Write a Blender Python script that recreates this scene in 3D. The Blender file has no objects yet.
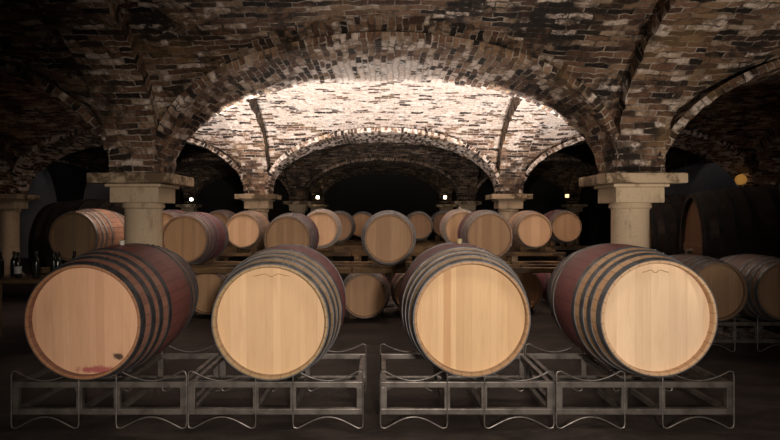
import bpy, bmesh, math, random
from mathutils import Vector, Matrix
PI = math.pi
scn = bpy.context.scene
COL = scn.collection
rnd = random.Random(7)
CAMZ = 1.46

# ------------------------------------------------------------------ helpers
def mesh_obj(name, verts, faces, mat=None, parent=None, uvs=None, smooth=False):
    me = bpy.data.meshes.new(name)
    me.from_pydata(verts, [], faces)
    if uvs is not None:
        l = me.uv_layers.new(name='UVMap')
        flat = []
        for f in uvs:
            for u in f: flat.extend(u)
        l.data.foreach_set('uv', flat)
    if smooth:
        me.polygons.foreach_set('use_smooth', [True] * len(me.polygons))
    me.update()
    o = bpy.data.objects.new(name, me)
    COL.objects.link(o)
    if mat: me.materials.append(mat)
    if parent: o.parent = parent
    return o

class MB:
    """collects simple solids into one mesh"""
    def __init__(s): s.v = []; s.f = []
    def add(s, v, f):
        b = len(s.v); s.v += [tuple(p) for p in v]; s.f += [tuple(i + b for i in q) for q in f]
    def box(s, x0, x1, y0, y1, z0, z1, jit=0):
        v = [(x, y, z) for x in (x0, x1) for y in (y0, y1) for z in (z0, z1)]
        if jit: v = [tuple(c + rnd.uniform(-jit, jit) for c in p) for p in v]
        s.add(v, [(0,1,3,2),(4,6,7,5),(0,4,5,1),(2,3,7,6),(0,2,6,4),(1,5,7,3)])
    def tube(s, pts, r, n=8, closed=False):
        pts = [Vector(p) for p in pts]; N = len(pts); v = []; f = []
        up = None
        for i, p in enumerate(pts):
            if closed: t = pts[(i+1) % N] - pts[i-1]
            else: t = pts[min(i+1, N-1)] - pts[max(i-1, 0)]
            t.normalize()
            if up is None:
                up = Vector((0,1,0)) if abs(t.y) < .9 else Vector((0,0,1))
            a = t.cross(up).normalized(); b = a.cross(t).normalized(); up = b
            for k in range(n):
                w = 2*PI*k/n
                v.append(p + a*math.cos(w)*r + b*math.sin(w)*r)
        M = N if closed else N-1
        for i in range(M):
            for k in range(n):
                j = (i+1) % N
                f.append((i*n+k, i*n+(k+1) % n, j*n+(k+1) % n, j*n+k))
        if not closed:
            f.append(tuple(range(n-1, -1, -1))); f.append(tuple((N-1)*n+k for k in range(n)))
        s.add(v, f)
    def lathe(s, prof, n=48, axis='z', c=(0,0,0), closed=False):
        """prof: list of (r, h)"""
        v = []; f = []
        for r, h in prof:
            for k in range(n):
                w = 2*PI*k/n; a, b = r*math.cos(w), r*math.sin(w)
                if axis == 'z': v.append((c[0]+a, c[1]+b, c[2]+h))
                else: v.append((c[0]+a, c[1]+h, c[2]+b))
        P = len(prof); M = P if closed else P-1
        for i in range(M):
            for k in range(n):
                j = (i+1) % P
                q = (i*n+k, i*n+(k+1) % n, j*n+(k+1) % n, j*n+k)
                f.append(q if axis == 'z' else q[::-1])
        if not closed:
            e = tuple(range(n-1, -1, -1)); g = tuple((P-1)*n+k for k in range(n))
            f.append(e if axis == 'z' else e[::-1]); f.append(g if axis == 'z' else g[::-1])
        s.add(v, f)
    def build(s, name, mat, parent=None, smooth=False, bevel=0):
        o = mesh_obj(name, s.v, s.f, mat, parent)
        bm = bmesh.new(); bm.from_mesh(o.data)
        bmesh.ops.recalc_face_normals(bm, faces=bm.faces)
        if bevel:
            bmesh.ops.bevel(bm, geom=[e for e in bm.edges if e.calc_face_angle(0) > .5], offset=bevel, segments=2, affect='EDGES', profile=.6)
        if smooth:
            for f in bm.faces: f.smooth = True
            for e in bm.edges:
                if e.calc_face_angle(0) > .6: e.smooth = False
        bm.to_mesh(o.data); bm.free()
        return o

def tag(o, label, cat, group=None):
    o['label'] = label; o['category'] = cat
    if group: o['group'] = group
    return o
def empty(name, loc=(0,0,0), rz=0):
    o = bpy.data.objects.new(name, None); COL.objects.link(o)
    o.location = loc; o.rotation_euler = (0,0,rz); o.empty_display_size = .1
    return o
def struct(o): o['kind'] = 'structure'; return o
def copy_tree(o, parent=None):
    c = o.copy(); COL.objects.link(c)
    if parent: c.parent = parent
    for ch in [x for x in COL.objects if x.parent == o]: copy_tree(ch, c)
    return c

# ------------------------------------------------------------------ materials
class NT:
    def __init__(s, name):
        s.m = bpy.data.materials.new(name); s.m.use_nodes = True
        s.t = s.m.node_tree; s.n = s.t.nodes; s.b = s.n['Principled BSDF']
    def new(s, t, **k):
        n = s.n.new(t)
        for a, b in k.items(): setattr(n, a, b)
        return n
    def link(s, a, b): s.t.links.new(a, b)
    def _in(s, n, i, v):
        if v is None: return
        if hasattr(v, 'is_linked') or isinstance(v, bpy.types.NodeSocket): s.link(v, n.inputs[i])
        else: n.inputs[i].default_value = v
    def math(s, op, a, b=None, c=None, clamp=False):
        n = s.new('ShaderNodeMath', operation=op, use_clamp=clamp)
        s._in(n, 0, a); s._in(n, 1, b); s._in(n, 2, c); return n.outputs[0]
    def mix(s, f, a, b, mode='MIX'):
        n = s.new('ShaderNodeMix', data_type='RGBA', blend_type=mode)
        s._in(n, 0, f)
        for i, v in ((6, a), (7, b)):
            if isinstance(v, tuple) and len(v) == 3: v = v + (1,)
            s._in(n, i, v)
        return n.outputs[2]
    def noise(s, vec, scale, detail=4, rough=.5, dist=0):
        n = s.new('ShaderNodeTexNoise'); 
        if vec is not None: s.link(vec, n.inputs['Vector'])
        n.inputs['Scale'].default_value = scale; n.inputs['Detail'].default_value = detail
        n.inputs['Roughness'].default_value = rough; n.inputs['Distortion'].default_value = dist
        return n
    def ramp(s, f, stops, interp='LINEAR'):
        n = s.new('ShaderNodeValToRGB'); n.color_ramp.interpolation = interp
        e = n.color_ramp.elements
        while len(e) < len(stops): e.new(.5)
        for el, (p, c) in zip(e, stops):
            el.position = p
            el.color = (c, c, c, 1) if isinstance(c, (int, float)) else tuple(c) + (1,)
        s.link(f, n.inputs[0]); return n.outputs[0]
    def smooth(s, v, a, b):
        n = s.new('ShaderNodeMapRange', interpolation_type='SMOOTHSTEP')
        s._in(n, 0, v); n.inputs[1].default_value = a; n.inputs[2].default_value = b
        return n.outputs[0]
    def vscale(s, v, sc):
        n = s.new('ShaderNodeMapping'); s.link(v, n.inputs[0]); n.inputs['Scale'].default_value = sc
        return n.outputs[0]
    def bump(s, h, dist, strength=1, prev=None):
        n = s.new('ShaderNodeBump'); n.inputs['Distance'].default_value = dist
        n.inputs['Strength'].default_value = strength; s.link(h, n.inputs['Height'])
        if prev: s.link(prev, n.inputs['Normal'])
        return n.outputs[0]
    def done(s, color=None, rough=None, metal=None, normal=None, spec=None):
        for k, v in (('Base Color', color), ('Roughness', rough), ('Metallic', metal), ('Normal', normal), ('Specular IOR Level', spec)):
            if v is None: continue
            if isinstance(v, tuple) and len(v) == 3: v = v + (1,)
            s._in(s.b, k, v)
        return s.m

def brick_mat(name, wash, tone=1.0, radial=False, bw=.25, bh=.072, crown=0, streak=False, soot=.72, light_fade=False):
    """old handmade bricks, uv in metres, wash = amount of old limewash left on them"""
    t = NT(name)
    uv = t.new('ShaderNodeUVMap').outputs[0]
    geo = t.new('ShaderNodeNewGeometry')
    pos = geo.outputs['Position']
    nz = t.noise(pos, 2.2, 3)
    nz2 = t.noise(pos, 11, 2)
    off = t.new('ShaderNodeVectorMath', operation='SCALE'); t.link(nz.outputs['Color'], off.inputs[0]); off.inputs['Scale'].default_value = .10
    off2 = t.new('ShaderNodeVectorMath', operation='SCALE'); t.link(nz2.outputs['Color'], off2.inputs[0]); off2.inputs['Scale'].default_value = .03
    a1 = t.new('ShaderNodeVectorMath', operation='ADD'); t.link(uv, a1.inputs[0]); t.link(off.outputs[0], a1.inputs[1])
    a2 = t.new('ShaderNodeVectorMath', operation='ADD'); t.link(a1.outputs[0], a2.inputs[0]); t.link(off2.outputs[0], a2.inputs[1])
    br = t.new('ShaderNodeTexBrick'); t.link(a2.outputs[0], br.inputs['Vector'])
    br.offset = .5; br.inputs['Scale'].default_value = 1
    br.inputs['Brick Width'].default_value = bw; br.inputs['Row Height'].default_value = bh
    br.inputs['Mortar Size'].default_value = .009; br.inputs['Mortar Smooth'].default_value = .4
    br.inputs['Bias'].default_value = 0
    br.inputs['Color1'].default_value = (0,0,0,1); br.inputs['Color2'].default_value = (1,1,1,1); br.inputs['Mortar'].default_value = (.5,.5,.5,1)
    rv = t.new('ShaderNodeRGBToBW'); t.link(br.outputs['Color'], rv.inputs[0]); per = rv.outputs[0]
    mort = br.outputs['Fac']
    # brick colour
    fine = t.noise(pos, 26, 5, .65)
    big = t.noise(pos, .9, 4, .6)
    pv = t.math('ADD', per, t.math('MULTIPLY', t.math('SUBTRACT', fine.outputs[0], .5), .7))
    k = tone
    colr = t.ramp(pv, [(.0, (.012*k,.010*k,.009*k)), (.16, (.05*k,.033*k,.025*k)), (.38, (.13*k,.070*k,.045*k)),
                       (.6, (.23*k,.135*k,.085*k)), (.8, (.30*k,.20*k,.13*k)), (1, (.46*k,.36*k,.26*k))])
    mcol = t.mix(t.smooth(t.noise(pos, 5, 4).outputs[0], .35, .65), (.46*k,.39*k,.32*k), (.08*k,.06*k,.045*k))
    c = t.mix(mort, colr, mcol)
    # ochre dust patches
    oc = t.smooth(t.noise(pos, 1.7, 5, .6).outputs[0], .52, .68)
    c = t.mix(t.math('MULTIPLY', oc, .45), c, (.27*k,.17*k,.075*k))
    # soot patches
    so = t.smooth(t.noise(pos, 1.5, 7, .74, .5).outputs[0], .47, .60)
    c = t.mix(t.math('MULTIPLY', so, soot), c, (.022*k,.018*k,.016*k))
    # limewash
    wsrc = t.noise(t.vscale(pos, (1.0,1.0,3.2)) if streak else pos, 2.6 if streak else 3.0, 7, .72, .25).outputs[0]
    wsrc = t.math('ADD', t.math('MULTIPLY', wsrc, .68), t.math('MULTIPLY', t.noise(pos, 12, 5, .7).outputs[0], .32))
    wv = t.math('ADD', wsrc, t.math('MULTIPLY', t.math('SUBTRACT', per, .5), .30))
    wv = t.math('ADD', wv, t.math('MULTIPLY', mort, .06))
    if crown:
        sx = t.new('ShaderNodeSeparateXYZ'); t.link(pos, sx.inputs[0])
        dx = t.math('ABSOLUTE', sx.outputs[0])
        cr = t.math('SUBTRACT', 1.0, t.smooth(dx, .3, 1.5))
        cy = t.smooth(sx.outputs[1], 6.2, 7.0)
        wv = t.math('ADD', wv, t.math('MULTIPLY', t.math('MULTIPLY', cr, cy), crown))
    if light_fade:                                        # light falloff into the side aisles, painted as limewash thinning out
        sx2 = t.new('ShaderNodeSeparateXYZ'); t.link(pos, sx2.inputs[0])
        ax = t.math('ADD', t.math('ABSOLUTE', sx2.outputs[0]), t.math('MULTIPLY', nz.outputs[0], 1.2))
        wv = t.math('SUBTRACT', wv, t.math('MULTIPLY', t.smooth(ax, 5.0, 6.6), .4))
    if wash > .3:                                   # less limewash low down, towards the capitals
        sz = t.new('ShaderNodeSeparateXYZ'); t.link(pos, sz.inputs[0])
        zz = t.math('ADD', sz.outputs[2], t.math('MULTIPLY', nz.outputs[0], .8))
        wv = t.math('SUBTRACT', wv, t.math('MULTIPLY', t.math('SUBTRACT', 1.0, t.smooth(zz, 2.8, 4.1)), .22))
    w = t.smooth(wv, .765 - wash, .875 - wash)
    c = t.mix(t.math('MULTIPLY', w, .92), c, t.mix(t.math('MULTIPLY', mort, .55), t.mix(t.math('MULTIPLY', per, t.smooth(fine.outputs[0], .3, .6)), (.86,.79,.73), (.58,.44,.36)), (.40,.31,.26)))
    hgt = t.math('ADD', t.math('MULTIPLY', t.math('SUBTRACT', 1.0, mort), .7), t.math('MULTIPLY', per, .5))
    hgt = t.math('ADD', hgt, t.math('MULTIPLY', fine.outputs[0], .9))
    n = t.bump(hgt, .03, 1.0)
    return t.done(c, .92, 0, n, .25)

def stone_mat():
    t = NT('sandstone'); pos = t.new('ShaderNodeNewGeometry').outputs['Position']
    f = t.noise(pos, 34, 5, .7).outputs[0]; b = t.noise(pos, 3.0, 5, .6).outputs[0]
    c = t.mix(b, (.50,.385,.26), (.60,.48,.34))
    c = t.mix(t.math('MULTIPLY', t.smooth(f, .56, .72), .55), c, (.16,.12,.08))
    g = t.smooth(t.noise(t.vscale(pos, (2,2,.7)), 3.3, 6, .7).outputs[0], .50, .70)
    c = t.mix(t.math('MULTIPLY', g, .6), c, (.17,.125,.075))
    n = t.bump(f, .008, .8); n = t.bump(b, .02, .4, n)
    return t.done(c, .85, 0, n, .3)

def slab_mat():
    t = NT('weathered_stone'); pos = t.new('ShaderNodeNewGeometry').outputs['Position']
    f = t.noise(pos, 24, 5, .7).outputs[0]; b = t.noise(pos, 2.6, 6, .7, .3).outputs[0]
    c = t.mix(t.smooth(b, .44, .58), (.52,.40,.27), (.13,.09,.055))
    c = t.mix(t.math('MULTIPLY', t.smooth(f, .55, .7), .5), c, (.08,.06,.04))
    return t.done(c, .85, 0, t.bump(f, .014, .9), .3)

def head_mat(name, ca, cb, seed, stain=None, dark=None, pw=.075, redstripe=None):
    """oak barrel head of vertical boards"""
    t = NT(name); oc = t.new('ShaderNodeTexCoord').outputs['Object']
    sp = t.new('ShaderNodeSeparateXYZ'); t.link(oc, sp.inputs[0])
    oi = t.new('ShaderNodeObjectInfo').outputs['Random']
    xs = t.math('DIVIDE', t.math('ADD', sp.outputs[0], 3.0 + seed*.013), pw)
    xs = t.math('ADD', xs, t.math('MULTIPLY', t.math('SINE', t.math('MULTIPLY', xs, 2.3)), .33))
    fl = t.math('FLOOR', xs); fr = t.math('FRACT', xs)
    wn = t.new('ShaderNodeTexWhiteNoise', noise_dimensions='2D')
    cb2 = t.new('ShaderNodeCombineXYZ'); t.link(fl, cb2.inputs[0]); t.link(t.math('ADD', t.math('MULTIPLY', oi, 37.0), seed*1.7), cb2.inputs[1])
    t.link(cb2.outputs[0], wn.inputs['Vector']); pr = wn.outputs['Value']
    sh = t.new('ShaderNodeVectorMath', operation='ADD'); t.link(oc, sh.inputs[0])
    cc = t.new('ShaderNodeCombineXYZ'); t.link(t.math('MULTIPLY', pr, 7.0), cc.inputs[2]); t.link(t.math('MULTIPLY', oi, 9.0), cc.inputs[1]); t.link(cc.outputs[0], sh.inputs[1])
    gr = t.noise(t.vscale(sh.outputs[0], (1,1,.07)), 70, 4, .6).outputs[0]
    gr2 = t.noise(t.vscale(sh.outputs[0], (1,1,.16)), 16, 4, .6).outputs[0]
    c = t.mix(pr, tuple(x*.9 for x in ca), cb)
    c = t.mix(t.math('MULTIPLY', t.math('SUBTRACT', gr, .25, clamp=True), .55), c, tuple(x*.62 for x in ca))
    c = t.mix(t.math('MULTIPLY', t.smooth(gr2, .5, .75), .28), c, (ca[0]*.66, ca[1]*.55, ca[2]*.45))
    if redstripe:
        d = t.math('ABSOLUTE', t.math('SUBTRACT', sp.outputs[0], redstripe[0]))
        c = t.mix(t.math('MULTIPLY', t.math('SUBTRACT', 1.0, t.smooth(d, redstripe[1]-.004, redstripe[1])), .55), c, (.42,.21,.09))
    # rim discolouration
    r = t.new('ShaderNodeVectorMath', operation='LENGTH')
    r0 = t.new('ShaderNodeCombineXYZ'); t.link(sp.outputs[0], r0.inputs[0]); t.link(sp.outputs[2], r0.inputs[2]); t.link(r0.outputs[0], r.inputs[0])
    seam = t.math('LESS_THAN', t.math('MINIMUM', fr, t.math('SUBTRACT', 1.0, fr)), .015)
    c = t.mix(t.math('MULTIPLY', seam, .13), c, tuple(x*.4 for x in ca))
    for (sx, sz, rx, rz, colr, amt) in (stain or []):
        dx = t.math('DIVIDE', t.math('SUBTRACT', sp.outputs[0], sx), rx); dz = t.math('DIVIDE', t.math('SUBTRACT', sp.outputs[2], sz), rz)
        d = t.math('SQRT', t.math('ADD', t.math('MULTIPLY', dx, dx), t.math('MULTIPLY', dz, dz)))
        d = t.math('ADD', d, t.math('MULTIPLY', t.math('SUBTRACT', t.noise(oc, 22, 4, .7).outputs[0], .5), 1.9))
        c = t.mix(t.math('MULTIPLY', t.math('SUBTRACT', 1.0, t.smooth(d, .45, 1.05)), amt), c, colr)
    h = t.math('SUBTRACT', t.math('MULTIPLY', gr, .3), seam)
    return t.done(c, .62, 0, t.bump(h, .0014, .6), .25)

def stave_mat(name, base, base2, mid, midw, nst=30, L=1.18, blotch=.35, seam_dark=.25, rimc=None):
    """barrel body: staves run along local y; wine-stained belt round the middle"""
    t = NT(name); oc = t.new('ShaderNodeTexCoord').outputs['Object']
    sp = t.new('ShaderNodeSeparateXYZ'); t.link(oc, sp.inputs[0])
    oi = t.new('ShaderNodeObjectInfo').outputs['Random']
    an = t.math('MULTIPLY', t.math('ADD', t.math('DIVIDE', t.math('ARCTAN2', sp.outputs[0], sp.outputs[2]), 2*PI), .5), nst)
    fl = t.math('FLOOR', an); fr = t.math('FRACT', an)
    wn = t.new('ShaderNodeTexWhiteNoise', noise_dimensions='2D')
    cb = t.new('ShaderNodeCombineXYZ'); t.link(fl, cb.inputs[0]); t.link(t.math('MULTIPLY', oi, 41.0), cb.inputs[1]); t.link(cb.outputs[0], wn.inputs['Vector'])
    pr = wn.outputs['Value']
    gr = t.noise(t.vscale(oc, (1,.06,1)), 60, 4, .6).outputs[0]
    bl = t.noise(oc, 5, 5, .65).outputs[0]
    c = t.mix(pr, base, base2)
    c = t.mix(t.math('MULTIPLY', gr, .6), c, tuple(x*.45 for x in base))
    yy = t.math('ADD', t.math('ABSOLUTE', t.math('SUBTRACT', sp.outputs[1], L/2)), t.math('MULTIPLY', t.math('SUBTRACT', bl, .5), .05))
    m = t.math('SUBTRACT', 1.0, t.smooth(yy, midw - .015, midw + .015))
    c = t.mix(t.math('MULTIPLY', m, .88), c, t.mix(bl, tuple(x*.7 for x in mid), tuple(min(1, x*1.5) for x in mid)))
    dk = t.smooth(t.noise(oc, 3.1, 6, .7).outputs[0], .48, .7)
    c = t.mix(t.math('MULTIPLY', dk, blotch), c, (.06,.045,.04))
    if rimc:
        en = t.math('LESS_THAN', t.math('MINIMUM', sp.outputs[1], t.math('SUBTRACT', L, sp.outputs[1])), .010)
        c = t.mix(t.math('MULTIPLY', en, .9), c, t.mix(t.math('MULTIPLY', bl, .6), rimc, tuple(x*.45 for x in rimc)))
    seam = t.math('LESS_THAN', t.math('MINIMUM', fr, t.math('SUBTRACT', 1.0, fr)), .03)
    c = t.mix(t.math('MULTIPLY', seam, seam_dark*2), c, (.03,.02,.015))
    h = t.math('SUBTRACT', t.math('ADD', t.math('MULTIPLY', gr, .4), t.math('MULTIPLY', pr, .6)), t.math('MULTIPLY', seam, 1.2))
    return t.done(c, .55, 0, t.bump(h, .004, .8), .4)

def metal_mat(name, c1, c2, rough=.42, metal=.85, scale=9):
    t = NT(name); pos = t.new('ShaderNodeTexCoord').outputs['Object']
    n1 = t.noise(pos, scale, 5, .65).outputs[0]
    c = t.mix(t.smooth(n1, .35, .68), c1, c2)
    rr = t.math('ADD', t.math('MULTIPLY', n1, .35), rough - .17)
    return t.done(c, rr, metal, t.bump(t.noise(pos, 40, 3).outputs[0], .001, .5))

def plain(name, c, rough=.6, metal=0, nscale=12, amt=.35):
    t = NT(name); pos = t.new('ShaderNodeTexCoord').outputs['Object']
    n1 = t.noise(pos, nscale, 5, .6).outputs[0]
    return t.done(t.mix(t.math('MULTIPLY', n1, amt*2), c, tuple(x*.5 for x in c)), rough, metal, t.bump(n1, .004, .5))

def timber_mat():
    t = NT('old_timber'); oc = t.new('ShaderNodeTexCoord').outputs['Object']
    g = t.noise(t.vscale(oc, (.06,1,1)), 40, 5, .65).outputs[0]
    b = t.noise(oc, 2.2, 5, .6).outputs[0]
    c = t.mix(t.smooth(b, .38, .62), (.22,.135,.06), (.07,.045,.028))
    c = t.mix(t.math('MULTIPLY', g, .8), c, (.035,.022,.014))
    return t.done(c, .8, 0, t.bump(g, .01, .8), .3)

def floor_mat():
    t = NT('worn_floor'); pos = t.new('ShaderNodeNewGeometry').outputs['Position']
    a = t.noise(t.vscale(pos, (.55,1.3,1)), 3.2, 8, .72, .6).outputs[0]
    b = t.noise(pos, 28, 4, .7).outputs[0]
    s = t.noise(pos, .7, 4, .6).outputs[0]
    c = t.mix(t.smooth(a, .35, .66), (.018,.0145,.013), (.085,.068,.060))
    c = t.mix(t.math('MULTIPLY', b, .5), c, (.04,.03,.026))
    c = t.mix(t.math('MULTIPLY', t.smooth(s, .45, .65), .55), c, (.035,.027,.024))
    n = t.bump(b, .012, .6); n = t.bump(a, .03, .5, n)
    return t.done(c, t.math('ADD', t.math('MULTIPLY', a, .4), .5), 0, n, .2)

def glow(name, c, s):
    t = NT(name); t.b.inputs['Emission Color'].default_value = c + (1,); t.b.inputs['Emission Strength'].default_value = s
    return t.done(c, .5)

M = dict(
    arch=brick_mat('arch_brick', .19, 1.05, crown=.22),
    arch_pale=brick_mat('arch_brick_pale', .27, 1.1),
    arch_unlit=brick_mat('arch_brick_unlit', .10, .7),  # darker brick copy for outer and far bays, lack of light put into colour
    web=brick_mat('vault_brick', .17, .95, bw=.24, bh=.07, soot=.95),
    web_half=brick_mat('vault_brick_limewash_light_fade', .395, 1.35, streak=True, light_fade=True),
    arch_ext=brick_mat('vault_brick_less_washed', .24, 1.15, crown=.24),  # less limewash on the faces that continue the cross arches
    arch_lime=brick_mat('arch_brick_limewashed', .38, 1.3),
    rib_side_shade=brick_mat('arch_brick_side_shade', .06, .45),  # rib side faces, their shade put into the brick colour
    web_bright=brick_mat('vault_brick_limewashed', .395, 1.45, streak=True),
    web_unlit=brick_mat('vault_brick_unlit', .10, .65),  # same brick darkened, standing in for the unlit bays
    stone=stone_mat(), slab=slab_mat(), timber=timber_mat(), floor=floor_mat(),
    hoop=metal_mat('hoop_steel', (.15,.155,.165), (.07,.07,.075), .5, .45),
    hoop_black=metal_mat('hoop_blackened', (.065,.068,.075), (.03,.03,.034), .5, .4),
    rack=metal_mat('rack_steel', (.19,.172,.155), (.075,.066,.06), .42, .5, 7),
    wire=metal_mat('rack_wire', (.22,.205,.19), (.10,.09,.085), .45, .6, 14),
    plaster=plain('grey_plaster', (.42,.42,.44), .9, 0, 4, .25),
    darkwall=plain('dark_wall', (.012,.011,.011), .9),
    cream=plain('cream_silicone', (.50,.40,.22), .5),
    white=plain('white_silicone', (.50,.47,.40), .5),
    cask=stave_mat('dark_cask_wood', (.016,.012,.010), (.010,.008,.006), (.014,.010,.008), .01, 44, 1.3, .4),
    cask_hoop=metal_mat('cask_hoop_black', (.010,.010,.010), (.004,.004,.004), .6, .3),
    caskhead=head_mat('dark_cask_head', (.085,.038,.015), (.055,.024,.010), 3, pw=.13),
    glass=plain('dark_bottle_glass', (.012,.014,.012), .12),
    label=plain('bottle_label', (.55,.55,.56), .7),
    foil=plain('bottle_foil', (.03,.03,.03), .3, .6),
    lampwarm=glow('lamp_warm', (1,.80,.52), 14),
    lampwhite=glow('lamp_white', (1,.93,.82), 14),
    lampdim=glow('lamp_dim', (1,.70,.35), 1.6),
    fixture=plain('fixture_black', (.03,.03,.03), .5, .4),
)

for k_ in ('cask', 'cask_hoop'):
    M[k_].node_tree.nodes['Principled BSDF'].inputs['Specular IOR Level'].default_value = .08
M['cask'].node_tree.nodes['Principled BSDF'].inputs['Roughness'].default_value = .95

# ------------------------------------------------------------------ vault geometry
XS = [-14.17 + 5.70*i for i in range(6)]           # column lines: -14.17 -8.47 -2.77 2.93 8.63 14.33
YS = [-6.10, .35, 6.80, 13.25, 19.70, 26.15]
SPR = 1.925
HX, HY = 2.85, 3.225
PB = .27
NT_, NL_ = 2.2, 2.0
BT, BL = 1.31, 1.70
RDT, RDL = .09, .18                                 # depth of the arch rings (cross arches, length ribs)

def sell(a, b, n, th):
    c, s = math.cos(th), math.sin(th)
    return (math.copysign(abs(c)**(2/n), c)*a, abs(s)**(2/n)*b)

def prof_z(u, a, b, n):
    q = min(1, abs(u)/a)
    return b*(1 - q**n)**(1/n)

def make_arch(name, cx, cy, axis, mat, seed, side=None):
    r = random.Random(seed)
    a = (HX if axis == 'x' else HY) - PB; b = BT if axis == 'x' else BL; n = NT_ if axis == 'x' else NL_
    NS = 96; NW = 12; RD = RDT if axis == 'x' else (.33 if side else RDL); sgn = 1 if cy < 20 else 1
    # even arc-length samples of the intrados
    K = 1200; pts = [sell(a, b, n, PI*i/K) for i in range(K+1)]
    cum = [0]
    for i in range(K): cum.append(cum[-1] + math.hypot(pts[i+1][0]-pts[i][0], pts[i+1][1]-pts[i][1]))
    S = cum[-1]; sm = []; j = 0
    for i in range(NS+1):
        s = S*i/NS
        while j < K-1 and cum[j+1] < s: j += 1
        f = (s-cum[j])/max(1e-9, cum[j+1]-cum[j])
        p = (pts[j][0]+(pts[j+1][0]-pts[j][0])*f, pts[j][1]+(pts[j+1][1]-pts[j][1])*f)
        sm.append((s, p))
    V = []; F = []; UV = []
    rows = []
    for i, (s, p) in enumerate(sm):
        t0 = sm[max(0, i-1)][1]; t1 = sm[min(NS, i+1)][1]
        tx, tz = t1[0]-t0[0], t1[1]-t0[1]; L = math.hypot(tx, tz)
        nx, nz = tz/L, -tx/L                         # outward
        if nx*p[0] + nz*p[1] < 0: nx, nz = -nx, -nz
        if i in (0, NS): nx, nz = math.copysign(1, p[0]), 0
        q = min(1, abs(p[0])/a)
        ht = PB + ((.38*(1 - q**7) + .25*(1 - q*q)**4) if axis == 'x' else .04*(1 - q**7))
        lip = r.uniform(-.018, .018); row = []
        sec = [(-ht, RD*1.0, 0)]                     # (across, outward, u)
        sec += [(-ht + r.uniform(-.012,.012), RD*.5, RD*.5), (-ht + lip, .0, RD)]
        for k in range(1, NW):
            sec.append((-ht + 2*ht*k/NW, 0, RD + 2*ht*k/NW))
        sec += [(ht + lip, 0, RD+2*ht), (ht + r.uniform(-.012,.012), RD*.5, RD*1.5+2*ht), (ht, RD, 2*RD+2*ht)]
        for w, o, u in sec:
            jn = r.uniform(-.011, .011) if o < RD else 0
            px = p[0] + nx*(o + jn); pz = p[1] + nz*(o + jn)
            pz = max(pz, 0)
            V.append((cx + px, cy + w, SPR + pz) if axis == 'x' else (cx + w, cy + px, SPR + pz))
            row.append((u, s))
        rows.append(row)
    m = len(rows[0])
    for i in range(NS):
        for k in range(m-1):
            q = (i*m+k, i*m+k+1, (i+1)*m+k+1, (i+1)*m+k); uq = [rows[i][k], rows[i][k+1], rows[i+1][k+1], rows[i+1][k]]
            if axis == 'y': q = q[::-1]; uq = uq[::-1]
            F.append(q); UV.append(uq)
        q = (i*m+m-1, i*m, (i+1)*m, (i+1)*m+m-1); uq = [(9,rows[i][0][1]), (10,rows[i][0][1]), (10,rows[i+1][0][1]), (9,rows[i+1][0][1])]
        if axis == 'y': q = q[::-1]; uq = uq[::-1]
        F.append(q); UV.append(uq)
    F.append(tuple(range(m))[::-1]); UV.append([(0,0)]*m)
    F.append(tuple(NS*m+k for k in range(m))); UV.append([(0,0)]*m)
    o = mesh_obj(name, V, F, mat, None, UV)
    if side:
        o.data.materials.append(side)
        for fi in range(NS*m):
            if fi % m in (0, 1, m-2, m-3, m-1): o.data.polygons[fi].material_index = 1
    return struct(o)

def web_z(u, v, RDL=RDL):
    T = prof_z(u, HX-PB+RDT, BT+RDT, 2.2); L = prof_z(v, HY-PB+RDL, BL+RDL, 2.0)
    p = 14.0
    return SPR + (T**p + L**p)**(1/p)
def is_t(u, v, RDL=RDL):
    return prof_z(u, HX-PB+RDT, BT+RDT, 2.2) > prof_z(v, HY-PB+RDL, BL+RDL, 2.0)

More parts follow.
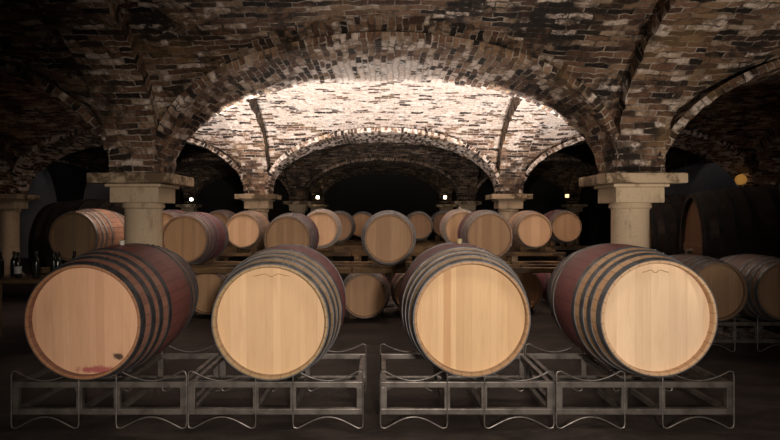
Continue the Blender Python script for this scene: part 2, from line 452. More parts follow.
def make_web(name, cx, cy, mat, seed, ext=None):
    r = random.Random(seed); N = 84
    us = [HX*math.sin(PI/2*(2*i/N-1)*.98)/math.sin(PI/2*.98) for i in range(N+1)]
    vs = [HY*math.sin(PI/2*(2*i/N-1)*.98)/math.sin(PI/2*.98) for i in range(N+1)]
    rl = .33 if 9 < cy < 11 else RDL
    P = [[(u, v, web_z(u, v, rl)) for u in us] for v in vs]
    V = []; F = []; UV = []; U = [[0]*(N+1) for _ in range(N+1)]; W = [[0]*(N+1) for _ in range(N+1)]
    for j in range(N+1):
        for i in range(1, N+1):
            U[j][i] = U[j][i-1] + math.hypot(P[j][i][0]-P[j][i-1][0], P[j][i][2]-P[j][i-1][2])
        c = U[j][N//2]
        for i in range(N+1): U[j][i] -= c
    for i in range(N+1):
        for j in range(1, N+1):
            W[j][i] = W[j-1][i] + math.hypot(P[j][i][1]-P[j-1][i][1], P[j][i][2]-P[j-1][i][2])
        c = W[N//2][i]
        for j in range(N+1): W[j][i] -= c
    for j in range(N+1):
        for i in range(N+1):
            e = (i in (0, N)) or (j in (0, N))
            u, v, z = P[j][i]
            V.append((cx+u, cy+v, z + (0 if e else r.uniform(-.010, .010))))
    B = len(V)
    V += [(x, y, z+.12) for x, y, z in V]
    n = N+1
    for j in range(N):
        for i in range(N):
            q = (j*n+i, (j+1)*n+i, (j+1)*n+i+1, j*n+i+1)
            uc, vc = (us[i]+us[i+1])/2, (vs[j]+vs[j+1])/2
            if is_t(uc, vc, rl): uv = [(vs[a//n], U[a//n][a % n]) for a in q]
            else: uv = [(us[a % n], W[a//n][a % n]) for a in q]
            F.append(q); UV.append(uv)
            F.append(tuple(B+a for a in q[::-1])); UV.append([(U[a//n][a % n], W[a//n][a % n]) for a in q[::-1]])
    bl = [i for i in range(n)] + [k*n+N for k in range(1, n)] + [N*n+i for i in range(N-1, -1, -1)] + [k*n for k in range(N-1, 0, -1)]
    for k in range(len(bl)):
        a, b = bl[k], bl[(k+1) % len(bl)]
        F.append((a, b, B+b, B+a)); UV.append([(0,0)]*4)
    o = mesh_obj(name, V, F, mat, None, UV)
    if ext:
        o.data.materials.append(ext)
        for fi, f in enumerate(F[:2*N*N]):
            j, i = divmod(fi//2, N)
            if is_t((us[i]+us[i+1])/2, (vs[j]+vs[j+1])/2, rl): o.data.polygons[fi].material_index = 1
    return struct(o)

k = 0; nt = 0
for i in range(5):
    for j in range(5):
        if (i in (0, 4)) and j == 0: continue
        cx = (XS[i]+XS[i+1])/2; cy = (YS[j]+YS[j+1])/2
        bright = j == 2 and i in (1, 2, 3)
        m = M['web_bright'] if bright and i == 2 else M['web_half'] if bright else (M['web'] if j < 2 and i in (1, 2, 3) else M['web_unlit'])
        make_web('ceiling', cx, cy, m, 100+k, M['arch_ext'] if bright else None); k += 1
for j in range(1, 5):
    for i in range(5):
        nt += 1
        m = M['arch'] if j == 2 and i == 2 else (M['arch_pale'] if j == 3 and i in (1, 2, 3) else M['arch_unlit'] if j > 3 else M['arch_unlit'] if i in (0, 4) else M['arch'])
        make_arch('trim_%d' % nt, (XS[i]+XS[i+1])/2, YS[j], 'x', m, 200+nt)
for j in range(5):
    for i in range(1, 5):
        nt += 1
        m = M['arch_lime'] if j == 2 and i in (2, 3) else (M['arch'] if j < 3 else M['arch_unlit'])
        make_arch('trim_%d' % nt, XS[i], (YS[j]+YS[j+1])/2, 'y', m, 300+nt, M['rib_side_shade'] if j == 2 else None)

# floor and walls
b = MB(); b.box(-14.4, 14.6, -6.5, 26.6, -.2, 0)
struct(b.build('floor', M['floor']))
def wall(name, x0, x1, y0, y1, z1, mat):
    b = MB(); b.box(x0, x1, y0, y1, 0, z1); return struct(b.build(name, mat))
wall('wall_left', -14.4, -14.17, -6.4, 26.5, 4.6, M['plaster'])
wall('wall_right', 14.33, 14.6, -6.4, 26.5, 4.6, M['plaster'])
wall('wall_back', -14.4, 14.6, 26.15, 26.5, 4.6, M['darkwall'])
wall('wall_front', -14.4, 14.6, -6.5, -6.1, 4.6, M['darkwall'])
wall('wall_back_left', -14.17, -8.9, 19.75, 20.0, 4.6, M['plaster'])
wall('wall_back_right', 9.05, 14.33, 19.75, 20.0, 4.6, M['plaster'])
# dark brick spring of a blocked arch on the left plaster wall
b = MB()
for s_ in range(40):
    z0 = 1.9 + s_*.06; w0 = .34 + .045*(s_/5)**1.5
    b.box(-10.45-w0, -10.45+w0, 19.35, 19.76, z0, z0+.06)
nt += 1; struct(b.build('trim_%d' % nt, M['darkwall']))

# ------------------------------------------------------------------ stone columns
def sq_slab(h, z0, z1, ch=.015):
    return h, z0, z1
def make_column():
    t = empty('stone_column')
    b = MB(); b.lathe([(.30,0),(.30,.10),(.27,.14),(.25,.17),(.222,.20),(.214,.24),(.210,1.0),(.208,1.5),(.212,1.53),(.235,1.545),(.235,1.575),(.225,1.60)], 40)
    b.build('shaft', M['stone'], t, smooth=True)
    b = MB(); b.box(-.275,.275,-.275,.275,1.60,1.775)
    b.build('capital_block', M['stone'], t, bevel=.012)
    b = MB(); b.box(-.315,.315,-.315,.315,1.775,1.812)
    b.build('moulding', M['stone'], t, bevel=.014)
    b = MB(); b.box(-.45,.45,-.45,.45,1.812,1.925)
    b.build('abacus', M['slab'], t, bevel=.018)
    b = MB(); b.box(-.33,.33,-.33,.33,0,.06); b.build('plinth', M['stone'], t, bevel=.01)
    return t
collab = {
 (2,2): 'stone column behind the leftmost big foreground barrel, carrying the left foot of the big front arch',
 (3,2): 'pale stone column rising behind the rightmost big foreground barrel under the big front arch',
 (2,3): 'smaller looking stone column at the left foot of the bright limewashed rear arch',
 (3,3): 'smaller looking stone column at the right foot of the bright limewashed rear arch',
 (1,3): 'dim stone column at the far left edge beside the bottles',
 (4,3): 'dark stone column behind the big cask at the far right',
 (2,4): 'unlit column in the dark beyond the rear left column',
 (3,4): 'unlit column in the dark beyond the rear right column',
 (2,5): 'far column against the end wall under the left square lamp',
 (3,5): 'far column against the end wall under the right square lamp',
 (1,4): 'unlit column in the dark left aisle beside the grey plaster wall',
 (4,4): 'unlit column in the dark right aisle beside the grey plaster wall',
 (1,5): 'far column in the left aisle below the small white lamp',
 (4,5): 'far column in the right aisle below the dim amber lamp',
}
col0 = make_column(); first = True
for (i, j), lab in collab.items():
    c = col0 if first else copy_tree(col0); first = False
    c.location = (XS[i], YS[j] - (.40 if j == 5 else 0), 0)
    tag(c, lab, 'column', 'stone columns carrying the vaults')

# ------------------------------------------------------------------ barrels
def make_barrel(name, L, rh, rb, hoops, hw, m_st, m_head, m_hoop, bung=None, nseg=72, faint=None, rim=.024, stampc=None):
    """axis along +y from the front head at y=0; origin at centre of front head plane"""
    t = empty(name)
    def R(y):
        q = (2*y/L - 1); return rh + (rb-rh)*(1 - abs(q)**2.0)
    rec = .055 if L > 1 else .036
    ys = [0] + [L*i/26 for i in range(1, 26)] + [L]
    prof = [(rh-rim, rec+.004), (rh-rim, 0.006), (rh-rim+.005, 0)]
    prof += [(R(0)-.004, 0), (R(.006), .006)] + [(R(y), y) for y in ys[1:-1]] + [(R(.006), L-.006), (R(0)-.004, L), (rh-rim+.005, L), (rh-rim, L-.006), (rh-rim, L-rec-.004)]
    b = MB(); b.lathe(prof, nseg, 'y')
    b.build('staves', m_st, t, smooth=True)
    for y0, nm in ((rec, 'head'), (L-rec-.02, 'head')):
        b = MB(); rr = rh-rim+.002
        b.lathe([(rr, y0), (rr, y0+.02)], nseg, 'y')
        b.build(nm, m_head, t)
    for f in hoops:
        for g in (f, 1-f):
            y0, y1 = g*L - hw/2, g*L + hw/2
            if y0 < 0.004: y0, y1 = .004, hw + .004
            if y1 > L-.004: y0, y1 = L - hw - .004, L-.004
            th = .0045
            b = MB(); N = 4
            out = [(R(y0+(y1-y0)*i/N)+th, y0+(y1-y0)*i/N) for i in range(N+1)]
            inn = [(R(y0+(y1-y0)*i/N)-.002, y0+(y1-y0)*i/N) for i in range(N, -1, -1)]
            b.lathe(out + inn, nseg, 'y', closed=True)
            # rivets on the lap
            for aa in (1.25, 1.36):
                rr = R((y0+y1)/2) + th
                c = Vector((rr*math.cos(aa), (y0+y1)/2, rr*math.sin(aa)))
                b.box(c.x-.006, c.x+.006, c.y-.006, c.y+.006, c.z-.003, c.z+.005)
            b.build('hoop', m_hoop, t, smooth=True)
    if bung:
        b = MB(); b.lathe([(.016, rb-.012), (.016, rb+.008), (.019, rb+.010), (.021, rb+.030), (.017, rb+.034)], 20, 'z', (0, L/2, 0))
        o = b.build('bung', bung, t, smooth=True); o['label'] = 'pale bung in the top of the barrel'
    if stampc:
        b = MB(); w = stampc
        pts = []
        for q in range(-24, 25):
            x = q/24*w; z = (rh-rim)*.86 - .02*abs(q/24)**1.2*0 - .028*math.exp(-(q/6.0)**2) + .012*math.cos(q/24*PI)
            pts.append((x, rec-.0015, z))
        b.tube(pts, .0022, 6)
        b.build('mark', M['mark'], t)
    return t

M['mark'] = plain('burnt_brown_mark', (.42,.25,.10), .7)
BIGL, BRH, BRB = 1.18, .37, .445
H1 = head_mat('oak_head_a', (.68,.40,.24), (.74,.455,.285), 1, stain=[(.20,-.235,.035,.028,(.03,.02,.02),.9), (.06,-.32,.15,.028,(.33,.06,.08),.8), (-.1,.16,.16,.2,(.62,.36,.2),.35)])
H2 = head_mat('oak_head_b', (.72,.49,.28), (.76,.53,.315), 5)
H3 = head_mat('oak_head_c', (.64,.42,.23), (.70,.485,.275), 9, redstripe=(-.152, .026))
H4 = head_mat('oak_head_d', (.78,.57,.37), (.81,.61,.41), 12)
S1 = stave_mat('staves_red', (.25,.115,.08), (.33,.165,.115), (.15,.048,.043), .25, 34, BIGL, .5, rimc=(.40,.20,.10))
S2 = stave_mat('staves_tan_a', (.40,.275,.17), (.50,.35,.22), (.15,.035,.05), .225, 34, BIGL, .38, rimc=(.42,.29,.15))
S3 = stave_mat('staves_tan_b', (.42,.28,.17), (.52,.36,.23), (.14,.035,.055), .21, 34, BIGL, .4, rimc=(.44,.26,.13))
S4 = stave_mat('staves_tan_c', (.56,.33,.18), (.66,.42,.25), (.16,.038,.05), .205, 34, BIGL, .2, rimc=(.62,.42,.25))
hp = [.02, .115, .195, .30]
big = [
 ('a', (-1.90, 3.70), .79, 0.0, H1, S1, M['hoop_black'], M['white'], 'big red-stained wine barrel on the leftmost rack, purple stain low on its head', None),
 ('b', (-.702, 3.70), .785, 0.0, H2, S2, M['hoop'], None, 'big wine barrel on the second rack from the left, thin wavy line on its head', .12),
 ('c', (.587, 3.70), .80, 0.0, H3, S3, M['hoop'], M['cream'], 'big wine barrel on the third rack, with a reddish board and a cream bung', None),
 ('d', (1.783, 3.70), .795, 0.0, H4, S4, M['hoop'], None, 'big wine barrel with the palest head, on the rightmost front steel rack', .085),
]
for nm, (x, y), z, rz, hm, sm_, hpm, bg, lab, st in big:
    t = make_barrel('wine_barrel', BIGL, BRH, BRB, hp, .045, sm_, hm, hpm, bg, 96, stampc=st, rim=.019)
    tilt = math.radians({'a': 2.0, 'b': 1.5, 'c': 1.0, 'd': 0}[nm])
    t.location = (x, y, z + .005 - .59*math.sin(tilt)); t.rotation_euler = (tilt, 0, rz)
    tag(t, lab, 'barrel')

# smaller barrels
sh = [.025, .12, .20, .32]
kinds = {}
def kind(key, hc, hd, sb, sb2, mid, midw, hoopm, bung=None, stain=None):
    t = make_barrel('wine_barrel', .95, .30, .352, sh, .036, stave_mat('staves_'+key, sb, sb2, mid, midw, 30, .95, .35, rimc=tuple(x*.8 for x in hc)), head_mat('head_'+key, hc, hd, len(kinds)*3+1, pw=.065, stain=stain), hoopm, bung, 56)
    kinds[key] = t; t['_u'] = 0
    return t
galv = metal_mat('hoop_galvanised', (.30,.285,.27), (.18,.17,.16), .4, .8)
kind('tan', (.50,.30,.17), (.58,.37,.21), (.30,.19,.12), (.38,.25,.16), (.14,.03,.045), .17, M['hoop'])
kind('purple', (.47,.28,.155), (.54,.34,.19), (.26,.15,.12), (.32,.19,.15), (.11,.028,.042), .27, M['hoop'])
kind('new', (.62,.40,.24), (.70,.48,.30), (.42,.27,.18), (.50,.33,.22), (.40,.25,.17), .1, galv)
kind('newbung', (.58,.38,.22), (.66,.46,.28), (.40,.25,.17), (.48,.31,.2), (.38,.2,.15), .1, galv, M['white'])
kind('shiny', (.20,.13,.075), (.24,.16,.09), (.36,.19,.12), (.50,.28,.18), (.44,.23,.15), .1, galv)
smallb = [
 # kind, px centre x, z, distance, label
 ('shiny', 72.5, 1.19, 7.10, 'barrel with shiny pale hoops, left of the front left column'),
 ('purple', 184, 1.15, 7.40, 'upper tier barrel with purple belly just right of the front left column'),
 ('purple', 287, 1.14, 7.60, 'purple-sided upper tier barrel behind the second big foreground barrel'),
 ('tan', 389, 1.17, 7.10, 'upper tier barrel standing alone in the middle between the two central foreground barrels'),
 ('tan', 490, 1.18, 7.70, 'upper tier barrel just above the third foreground barrel, left of the rear right column'),
 ('new', 242.5, 1.19, 10.2, 'pale fresh barrel in front of the rear left column'),
 ('new', 320, 1.22, 10.0, 'pale fresh barrel half hidden behind the purple-sided one in the middle left'),
 ('newbung', 463, 1.22, 10.0, 'pale fresh barrel with a small white bung, in the middle right behind another barrel'),
 ('new', 535, 1.19, 10.2, 'pale fresh barrel just right of the rear right column'),
 ('shaded', 338, 1.20, 12.5, 'dim far barrel, second behind the pale fresh one left of the centre'),
 ('purple', 362, 1.20, 14.6, 'smallest far barrel peeping out left of the central upper barrel'),
 ('shaded', 419, 1.20, 13.5, 'dim far barrel just right of the central upper barrel'),
 ('shaded', 445, 1.22, 14.2, 'dim far barrel left of the one with the white bung'),
 ('purple', 567, 1.22, 11.7, 'dark purple-sided barrel, the farthest right of the upper tier'),
 ('shaded', 216, 1.22, 11.7, 'far barrel half hidden behind the purple one right of the front left column'),
 ('purple', 162, 1.20, 9.3, 'barrel mostly hidden behind the front left column'),
 ('tan', 207, .355, 8.2, 'lower tier barrel between the first and second foreground barrels'),
 ('tan', 364.5, .355, 7.9, 'lower tier barrel in the gap between the two central foreground barrels'),
 ('tan', 416, .355, 8.2, 'lower tier barrel mostly hidden behind the left side of the third foreground barrel'),
 ('tan', 522, .355, 8.5, 'lower tier barrel peeping out right of the third foreground barrel'),
 ('purple', 574, .355, 8.9, 'reddish lower tier barrel left of the rightmost foreground barrel'),
 ('shaded', 719, .665, 6.0, 'barrel on the right hand side rack, next to the rightmost foreground barrel'),
 ('shaded', 787, .665, 6.0, 'barrel cut by the right edge of the picture on the side rack'),
]
kind('shaded', (.27,.165,.095), (.32,.20,.12), (.16,.10,.07), (.20,.13,.09), (.12,.06,.05), .1, M['hoop'])  # darker oak copy, dimness of these barrels put into the wood colour
spots = []
for key, px, z, d, lab in smallb:
    src = kinds[key]
    t = src if not src['_u'] else copy_tree(src)
    src['_u'] = 1
    X = (px-380)*d/580
    t.location = (X, d, z); t.rotation_euler = (0, rnd.uniform(-.5,.5)*0, rnd.uniform(-.03,.03))
    if key == 'shiny': t.rotation_euler = (0,0,-.06)
    if px == 574: t.rotation_euler = (0,0,.12)
    tag(t, lab, 'barrel', 'small wine barrels stacked behind')
    spots.append((X, d, z))
for o in COL.objects:
    if '_u' in o: del o['_u']

# ------------------------------------------------------------------ steel barrel racks
def rack_parts(t, W, D, wr=.0048):
    s = .040; zt0, zt1, zb0, zb1 = .284, .324, .102, .142
    m1, m2 = .385*W, .60*W
    for y in (0, D - s):
        b = MB()
        b.box(0, W, y, y+s, zt0, zt1); b.box(0, W, y, y+s, zb0, zb1)
        b.build('rail_frame', M['rack'], t, bevel=.004)
        b = MB()
        for x in (0, m1 - s/2, m2 - s/2, W - s):
            b2 = MB(); b2.box(x, x+s, y+.001, y+s-.001, zb1-.002, zt0+.002); b2.build('post', M['rack'], t, bevel=.003)
        for (xa, xb) in ((-.004, m1), (m2, W+.004)):
            pts = []; pk, dp, lo, hi = .398, .333, .012, .088
            n = 24; rc = .03
            # top curve left to right, then down, bottom curve right to left
            for i in range(n+1):
                q = i/n; x = xa + rc + (xb-xa-2*rc)*q
                z = pk - (pk-dp)*math.sin(PI*q)**.95
                if i in (0, n): pts.append((xa+.006 if i == 0 else xb-.006, pk-.006)) if i == 0 else pts.append((x, z))
                if i not in (n,): pts.append((x, z))
                if i == n: pts.append((xb-.006, pk-.006))
            pts.append((xb, pk-.03)); pts.append((xb, lo+.03))
            for i in range(n, -1, -1):
                q = i/n; x = xa + rc + (xb-xa-2*rc)*q
                z = lo + (hi-lo)*math.sin(PI*q)**1.15
                if i == n: pts.append((xb-.006, lo+.006))
                pts.append((x, z))
                if i == 0: pts.append((xa+.006, lo+.006))
            pts.append((xa, lo+.03)); pts.append((xa, pk-.03))
            b = MB(); yy = y - wr*.6 if y == 0 else y + s + wr*.6
            b.tube([(x, yy, z) for x, z in pts], wr, 8, True)
            b.build('cradle_wire', M['wire'], t, smooth=True)
    for x in (0, m1 - s/2, m2 - s/2, W - s):
        for z in (zt0, zb0):
            b = MB(); b.box(x+.004, x+s-.004, s-.002, D-s+.002, z+.004, z+s-.004)
            b.build('side_tube', M['rack'], t)
racks = [(-2.486, 1.188, 'leftmost steel cradle rack under the red-stained foreground barrel'),
         (-1.292, 1.188, 'second steel cradle rack from the left, right half empty'),
         (.007, 1.178, 'third steel cradle rack, with a gap of floor to its left'),
         (1.195, 1.205, 'rightmost steel cradle rack of the front row')]
r0 = None
for x0, W, lab in racks:
    t = empty('barrel_rack', (x0, 3.92, 0.008)); rack_parts(t, W - .014, .82)
    tag(t, lab, 'rack', 'steel racks of the front row')
t = empty('barrel_rack', (3.33, 6.15, 0.0)); rack_parts(t, 1.12, .62)
tag(t, 'dark steel rack under the barrels at the right edge', 'rack')

# ------------------------------------------------------------------ timber stillages
def stillage(ys, xa, xb, posts, lab, seed, ztop=.80):
    r = random.Random(seed); y0, y1 = ys[0], ys[-1]
    t = empty('timber_stillage', ((xa+xb)/2, y0, 0)); cx = (xa+xb)/2
    for y in ys:
        x = xa
        while x < xb - .2:
            e = min(xb, x + r.uniform(1.6, 2.6))
            if xb - e < .5: e = xb
            b = MB(); b.box(x-cx+.006, e-cx-.006, y-y0-.06, y-y0+.06, ztop-.070+r.uniform(-.003,.003), ztop+r.uniform(-.004,.004))
            b.build('beam', M['timber'], t, bevel=.008)
            x = e
        for p in posts:
            b = MB(); b.box(p-cx-.045, p-cx+.045, y-y0-.045, y-y0+.045, 0, ztop-.074)
            b.build('post', M['timber'], t, bevel=.006)
    for p in posts:
        b = MB(); b.box(p-cx-.05, p-cx+.05, -.30, y1-y0+.20, ztop-.135, ztop-.074)
        b.build('cross_beam', M['timber'], t, bevel=.006)
    return tag(t, lab, 'stillage')
stillage((7.45, 7.9, 8.4), -4.4, 2.6, [-4.2, -3.1, -1.85, -.67, .96, 1.60, 2.53], 'old timber frame carrying the nearest row of upper tier barrels', 3, .785)
stillage((10.35, 10.95), -4.1, 3.3, [-4.0, -2.9, -1.8, -.4, .5, 1.9, 3.2], 'old timber frame under the pale fresh barrels, second row back', 4)
stillage((12.1, 12.5), -4.3, 4.5, [-4.2, -2.7, -.2, .8, 2.7, 4.4], 'dark timber frame under the third row of far barrels', 5)
stillage((13.9, 14.3, 14.9, 15.3), -1.4, 2.4, [-1.3, .3, 2.3], 'dark timber frame under the farthest barrels', 6)
# wooden chocks under barrels (bridging the bilge to the beams / the floor)
BR = .352
def rad(y, L=.95): return .30 + .052*(1 - (2*y/L-1)**2)
beams = [7.45, 7.9, 8.4, 10.35, 10.95, 12.1, 12.5, 13.9, 14.3, 14.9, 15.3]
for (X, d, z) in spots:
    if z > 1:
        ys_ = [q for q in beams if d+.05 < q < d+.93]
        top = .785 if d < 9 else .80
    elif z < .5: ys_ = [d+.3, d+.65]; top = 0
    else: continue
    for yq in ys_:
        rr = rad(yq-d)
        for sx in (-1, 1):
            xx = .17
            zc = z - math.sqrt(rr*rr - xx*xx)
            b = MB(); w = .04
            zi = z - math.sqrt(rr*rr - (xx-.05)**2); zo = z - math.sqrt(rr*rr - (xx+.05)**2)
            v = [(-.05*sx, -w, 0), (.05*sx, -w, 0), (.05*sx, -w, zo-top-.010), (-.05*sx, -w, zi-top-.010)]
            v += [(a, w, c) for a, _, c in v]
            b.add(v, [(0,1,2,3),(7,6,5,4),(0,4,5,1),(1,5,6,2),(2,6,7,3),(3,7,4,0)])
            o = b.build('wooden_chock', M['timber']); o.location = (X + xx*sx, yq, top + .001)
            tag(o, 'small wooden wedge holding a stacked barrel in place', 'wedge', 'wooden wedges under the stacked barrels')

# ------------------------------------------------------------------ big dark casks
def make_cask(L, rh, rb, door):
    t = empty('storage_cask')
    def R(y): return rh + (rb-rh)*(1-(2*y/L-1)**2)
    b = MB(); prof = [(rh-.06,.07),(rh-.06,.01),(rh-.05,0),(rh,0)]+[(R(L*i/20),L*i/20) for i in range(1,20)]+[(rh,L),(rh-.05,L),(rh-.06,L-.01),(rh-.06,L-.07)]
    b.lathe(prof, 72, 'y'); b.build('staves', M['cask'], t, smooth=True)
    for y0 in (.06, L-.10):
        b = MB(); b.lathe([(rh-.058,y0),(rh-.058,y0+.04)], 72, 'y'); b.build('head', M['caskhead'], t)
    for g in (.04,.15,.27,.40,.60,.73,.85,.96):
        y0, y1 = g*L-.03, g*L+.03
        b = MB(); b.lathe([(R(y0)+.006,y0),(R(y1)+.006,y1),(R(y1)-.003,y1),(R(y0)-.003,y0)], 72, 'y', closed=True); b.build('hoop', M['cask_hoop'], t, smooth=True)
    if door:
        b = MB(); b.box(-.20,.20,.035,.06,-rh+.12,-rh+.62); b.build('hatch', M['cask'], t, bevel=.01)
        b = MB(); b.box(-rh*.82, rh*.82,.03,.06,-.06,.06); b.build('brace', M['caskhead'], t, bevel=.01)
        b = MB(); b.lathe([(.018,-.05),(.018,.03)], 12, 'y', (.0,.0,-.02)); b.tube([(0,-.04,-.02),(0,-.05,-.07)], .012); b.build('tap', M['wire'], t)
    for y in (L*.22, L*.72):
        b = MB(); b.box(-rh*.8, rh*.8, y-.08, y+.08, -rb-.12, -rb*.72)
        b.build('cradle', M['timber'], t, bevel=.01)
    return t
def put_cask(t, x, y, z, ang, lab):
    t.location = (x, y, z); t.rotation_euler = (0,0,ang); tag(t, lab, 'cask')
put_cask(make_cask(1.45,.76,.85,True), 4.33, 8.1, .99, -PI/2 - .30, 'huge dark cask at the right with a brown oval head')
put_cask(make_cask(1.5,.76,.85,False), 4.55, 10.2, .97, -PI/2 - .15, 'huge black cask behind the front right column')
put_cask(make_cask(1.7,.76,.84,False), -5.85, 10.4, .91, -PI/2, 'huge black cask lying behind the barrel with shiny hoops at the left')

# ------------------------------------------------------------------ bottles on a table at the left
t = empty('side_table', (-4.05, 6.75, 0))
b = MB(); b.box(-.6,.55,-.28,.28,.70,.735); b.build('table_top', M['timber'], t, bevel=.005)
for sx in (-.55,.50):
    for sy in (-.23,.23):
        b = MB(); b.box(sx-.03,sx+.03,sy-.03,sy+.03,0,.70); b.build('leg', M['timber'], t)
tag(t, 'dark side table carrying wine bottles at the far left', 'table')
def bottle(lbl):
    t = empty('wine_bottle')
    b = MB(); b.lathe([(.030,0),(.037,.004),(.0375,.18),(.034,.205),(.018,.235),(.0145,.25),(.0145,.262)], 20); b.build('body', M['glass'], t, smooth=True)
    b = MB(); b.lathe([(.0150,.255),(.0155,.258),(.0155,.296),(.012,.300)], 16); b.build('foil', M['foil'], t, smooth=True)
    if lbl:
        b = MB(); b.lathe([(.0379,.055),(.0384,.055),(.0384,.135),(.0379,.135)], 24, closed=True); b.build('paper_label', M['label'], t, smooth=True)
    return t
B0 = bottle(False); B1 = bottle(True)
bp = [(-.50,-.1),(-.40,.05),(-.31,-.12),(-.22,.02),(-.10,-.1),(.02,.05),(.12,-.12),(.22,.06),(.33,-.05),(.44,.1)]
f0 = True
for i, (x, y) in enumerate(bp):
    if i == 4: o = B1
    else:
        o = B0 if f0 else copy_tree(B0); f0 = False
    o.location = (-4.05+x+.0, 6.75+y, .7355)
    if i == 4: tag(o, 'dark wine bottle with a pale paper label at the far left', 'bottle')
    else: tag(o, 'unlabelled dark wine bottle on the side table at the far left', 'bottle', 'dark bottles on the side table')

# ------------------------------------------------------------------ lamps
def wall_lamp(x, y, z, mat, lab, w=.10, power=3, colr=(1,.75,.45)):
    t = empty('wall_lamp', (x, y, z))
    b = MB(); b.box(-w*.75, w*.75, .02, .07, -w*.9, w*.9); b.build('backplate', M['fixture'], t, bevel=.006)
    b = MB(); b.box(-w, w, -.10, .02, -w, w); b.build('lamp_glass', mat, t, bevel=.02)
    tag(t, lab, 'lamp')
    if power:
        l = bpy.data.lights.new('lamp_light', 'POINT'); l.energy = power; l.color = colr; l.shadow_soft_size = .06
        o = bpy.data.objects.new('lamp_light', l); COL.objects.link(o); o.parent = t; o.location = (0, -.22, .05)
    return t
wall_lamp(-2.68, 25.0, 2.22, M['lampwarm'], 'small square glowing lamp at the far end, left one', .06, .8)
wall_lamp(2.80, 25.0, 2.22, M['lampwarm'], 'small square glowing lamp at the far end, right one', .06, .8)
wall_lamp(-8.12, 25.0, 2.13, M['lampwhite'], 'tiny white lamp in the dark right of the front left column', .055, 0)
wall_lamp(8.05, 25.0, 2.28, M['lampdim'], 'tiny dim amber lamp in the dark left of the front right column', .07, 1)
# amber globe lamp above the big right cask
t = empty('globe_lamp', (8.15, 13.1, 2.26))
b = MB(); b.lathe([(.01,-.12)]+[(.12*math.cos(a), .12*math.sin(a)) for a in [(-.45+.1*i)*PI for i in range(10)]]+[(.01,.12)], 24); b.build('globe', glow('globe_amber', (.9,.45,.10), .22), t, smooth=True)
b = MB(); b.tube([(0,0,-.12),(0,0,-.3),(.28,0,-.3)], .02); b.build('bracket', M['fixture'], t)
tag(t, 'amber globe lamp above the huge cask at the right', 'lamp')

# uplights fixed behind the capitals of the two front columns (they throw the light onto the limewashed vault)
def spot(name, loc, target, energy, size, blend, colr=(1,.9,.8), soft=.1, parent=None):
    l = bpy.data.lights.new(name, 'SPOT'); l.energy = energy; l.spot_size = size; l.spot_blend = blend; l.color = colr; l.shadow_soft_size = soft
    o = bpy.data.objects.new(name, l); COL.objects.link(o)
    d = Vector(target) - Vector(loc); o.rotation_euler = d.to_track_quat('-Z', 'Y').to_euler(); o.location = loc
    if parent: o.parent = parent; o.location = Vector(loc) - parent.location
    return o
for sx, X in ((-1, XS[2]), (1, XS[3])):
    t = empty('uplight', (X, 7.45, 1.68))
    b = MB(); b.lathe([(.05,0),(.06,.03),(.065,.13),(.055,.135),(.05,.06)], 20); b.build('housing', M['fixture'], t, smooth=True)
    b = MB(); b.box(-.012,.012,-.38,0,.02,.05); b.build('bracket', M['fixture'], t)
    tag(t, 'hidden uplight behind the capital of the front %s column' % ('left' if sx < 0 else 'right'), 'lamp')
    spot('uplight_beam', (X, 7.45, 1.84), (X*.72, 9.1, 3.9), 1750, math.radians(106), .4, (1,.90,.83), .05, t)

t = empty('uplight', (.10, 9.30, 0))  # added stand lamp, brightens the front arch crown and central vault
b = MB(); b.lathe([(.14,0),(.14,.015),(.02,.03),(.016,.84),(.03,.85),(.06,.87),(.065,.97),(.055,.975),(.05,.90)], 20); b.build('stand', M['fixture'], t, smooth=True)
tag(t, 'added unseen uplight on a stand behind the central upper barrel', 'lamp')
spot('uplight_beam', (.10, 9.30, .98), (0, 7.2, 3.3), 400, math.radians(80), .9, (1,.90,.83), .08, t)

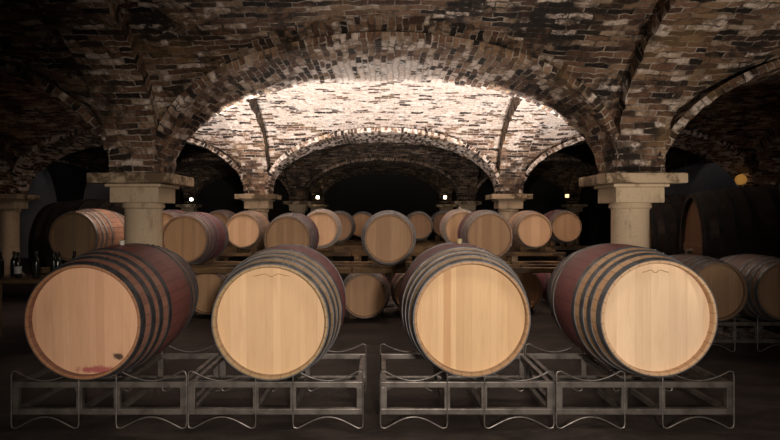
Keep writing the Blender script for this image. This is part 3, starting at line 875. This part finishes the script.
def area(name, loc, target, energy, sx, sy, colr):
    l = bpy.data.lights.new(name, 'AREA'); l.shape = 'RECTANGLE'; l.size = sx; l.size_y = sy; l.energy = energy; l.color = colr
    o = bpy.data.objects.new(name, l); COL.objects.link(o); o.location = loc
    o.rotation_euler = (Vector(target) - Vector(loc)).to_track_quat('-Z', 'Y').to_euler()
    return o
spot('front_spot', (.5, -1.3, 1.72), (.25, 3.9, .95), 980, math.radians(66), .8, (1,.855,.73), .12)
spot('top_spot', (.9, 2.7, 3.0), (.35, 4.05, .6), 95, math.radians(100), .9, (1,.88,.76), .4)
# floor uplight just right of the view, washing the near vault
t = empty('floor_uplight', (3.3, 2.9, 0))
b = MB(); b.lathe([(.09,0),(.09,.02),(.07,.05),(.075,.20),(.065,.205),(.06,.12)], 20); b.build('housing', M['fixture'], t, smooth=True)
tag(t, 'floor uplight just outside the right of the picture', 'lamp')
spot('floor_uplight_beam', (3.3, 2.9, .25), (2.5, 5.8, 3.3), 250, math.radians(88), .8, (1,.86,.72), .1, t)
area('rear_fill_light', (2.0, -4.5, 2.2), (.5, 6.0, 2.8), 12, 2.0, 1.5, (1,.88,.75))  # added soft fill light from behind the camera
area('aisle_light_left', (-12.8, 15.5, 2.6), (-11.0, 19.7, 2.4), 1.5, .8, .8, (.85,.9,1))
area('aisle_light_right', (12.6, 15.5, 2.6), (11.8, 19.7, 2.4), 1.0, .8, .8, (.75,.85,1))

# ------------------------------------------------------------------ world, camera, view
w = bpy.data.worlds.new('world'); scn.world = w; w.use_nodes = True
w.node_tree.nodes['Background'].inputs[0].default_value = (.02,.02,.025,1)
w.node_tree.nodes['Background'].inputs[1].default_value = .1
cam = bpy.data.cameras.new('camera'); co = bpy.data.objects.new('camera', cam); COL.objects.link(co)
co.location = (0, 0, CAMZ); co.rotation_euler = (PI/2, 0, 0)
cam.sensor_width = 36; cam.lens = 580/780*36; cam.shift_x = 10/780; cam.shift_y = -5/780
cam.clip_start = .05; cam.clip_end = 200
scn.camera = co
scn.view_settings.view_transform = 'Standard'; scn.view_settings.look = 'None'
scn.view_settings.gamma = 1; scn.view_settings.exposure = 0; scn.view_settings.use_curve_mapping = False
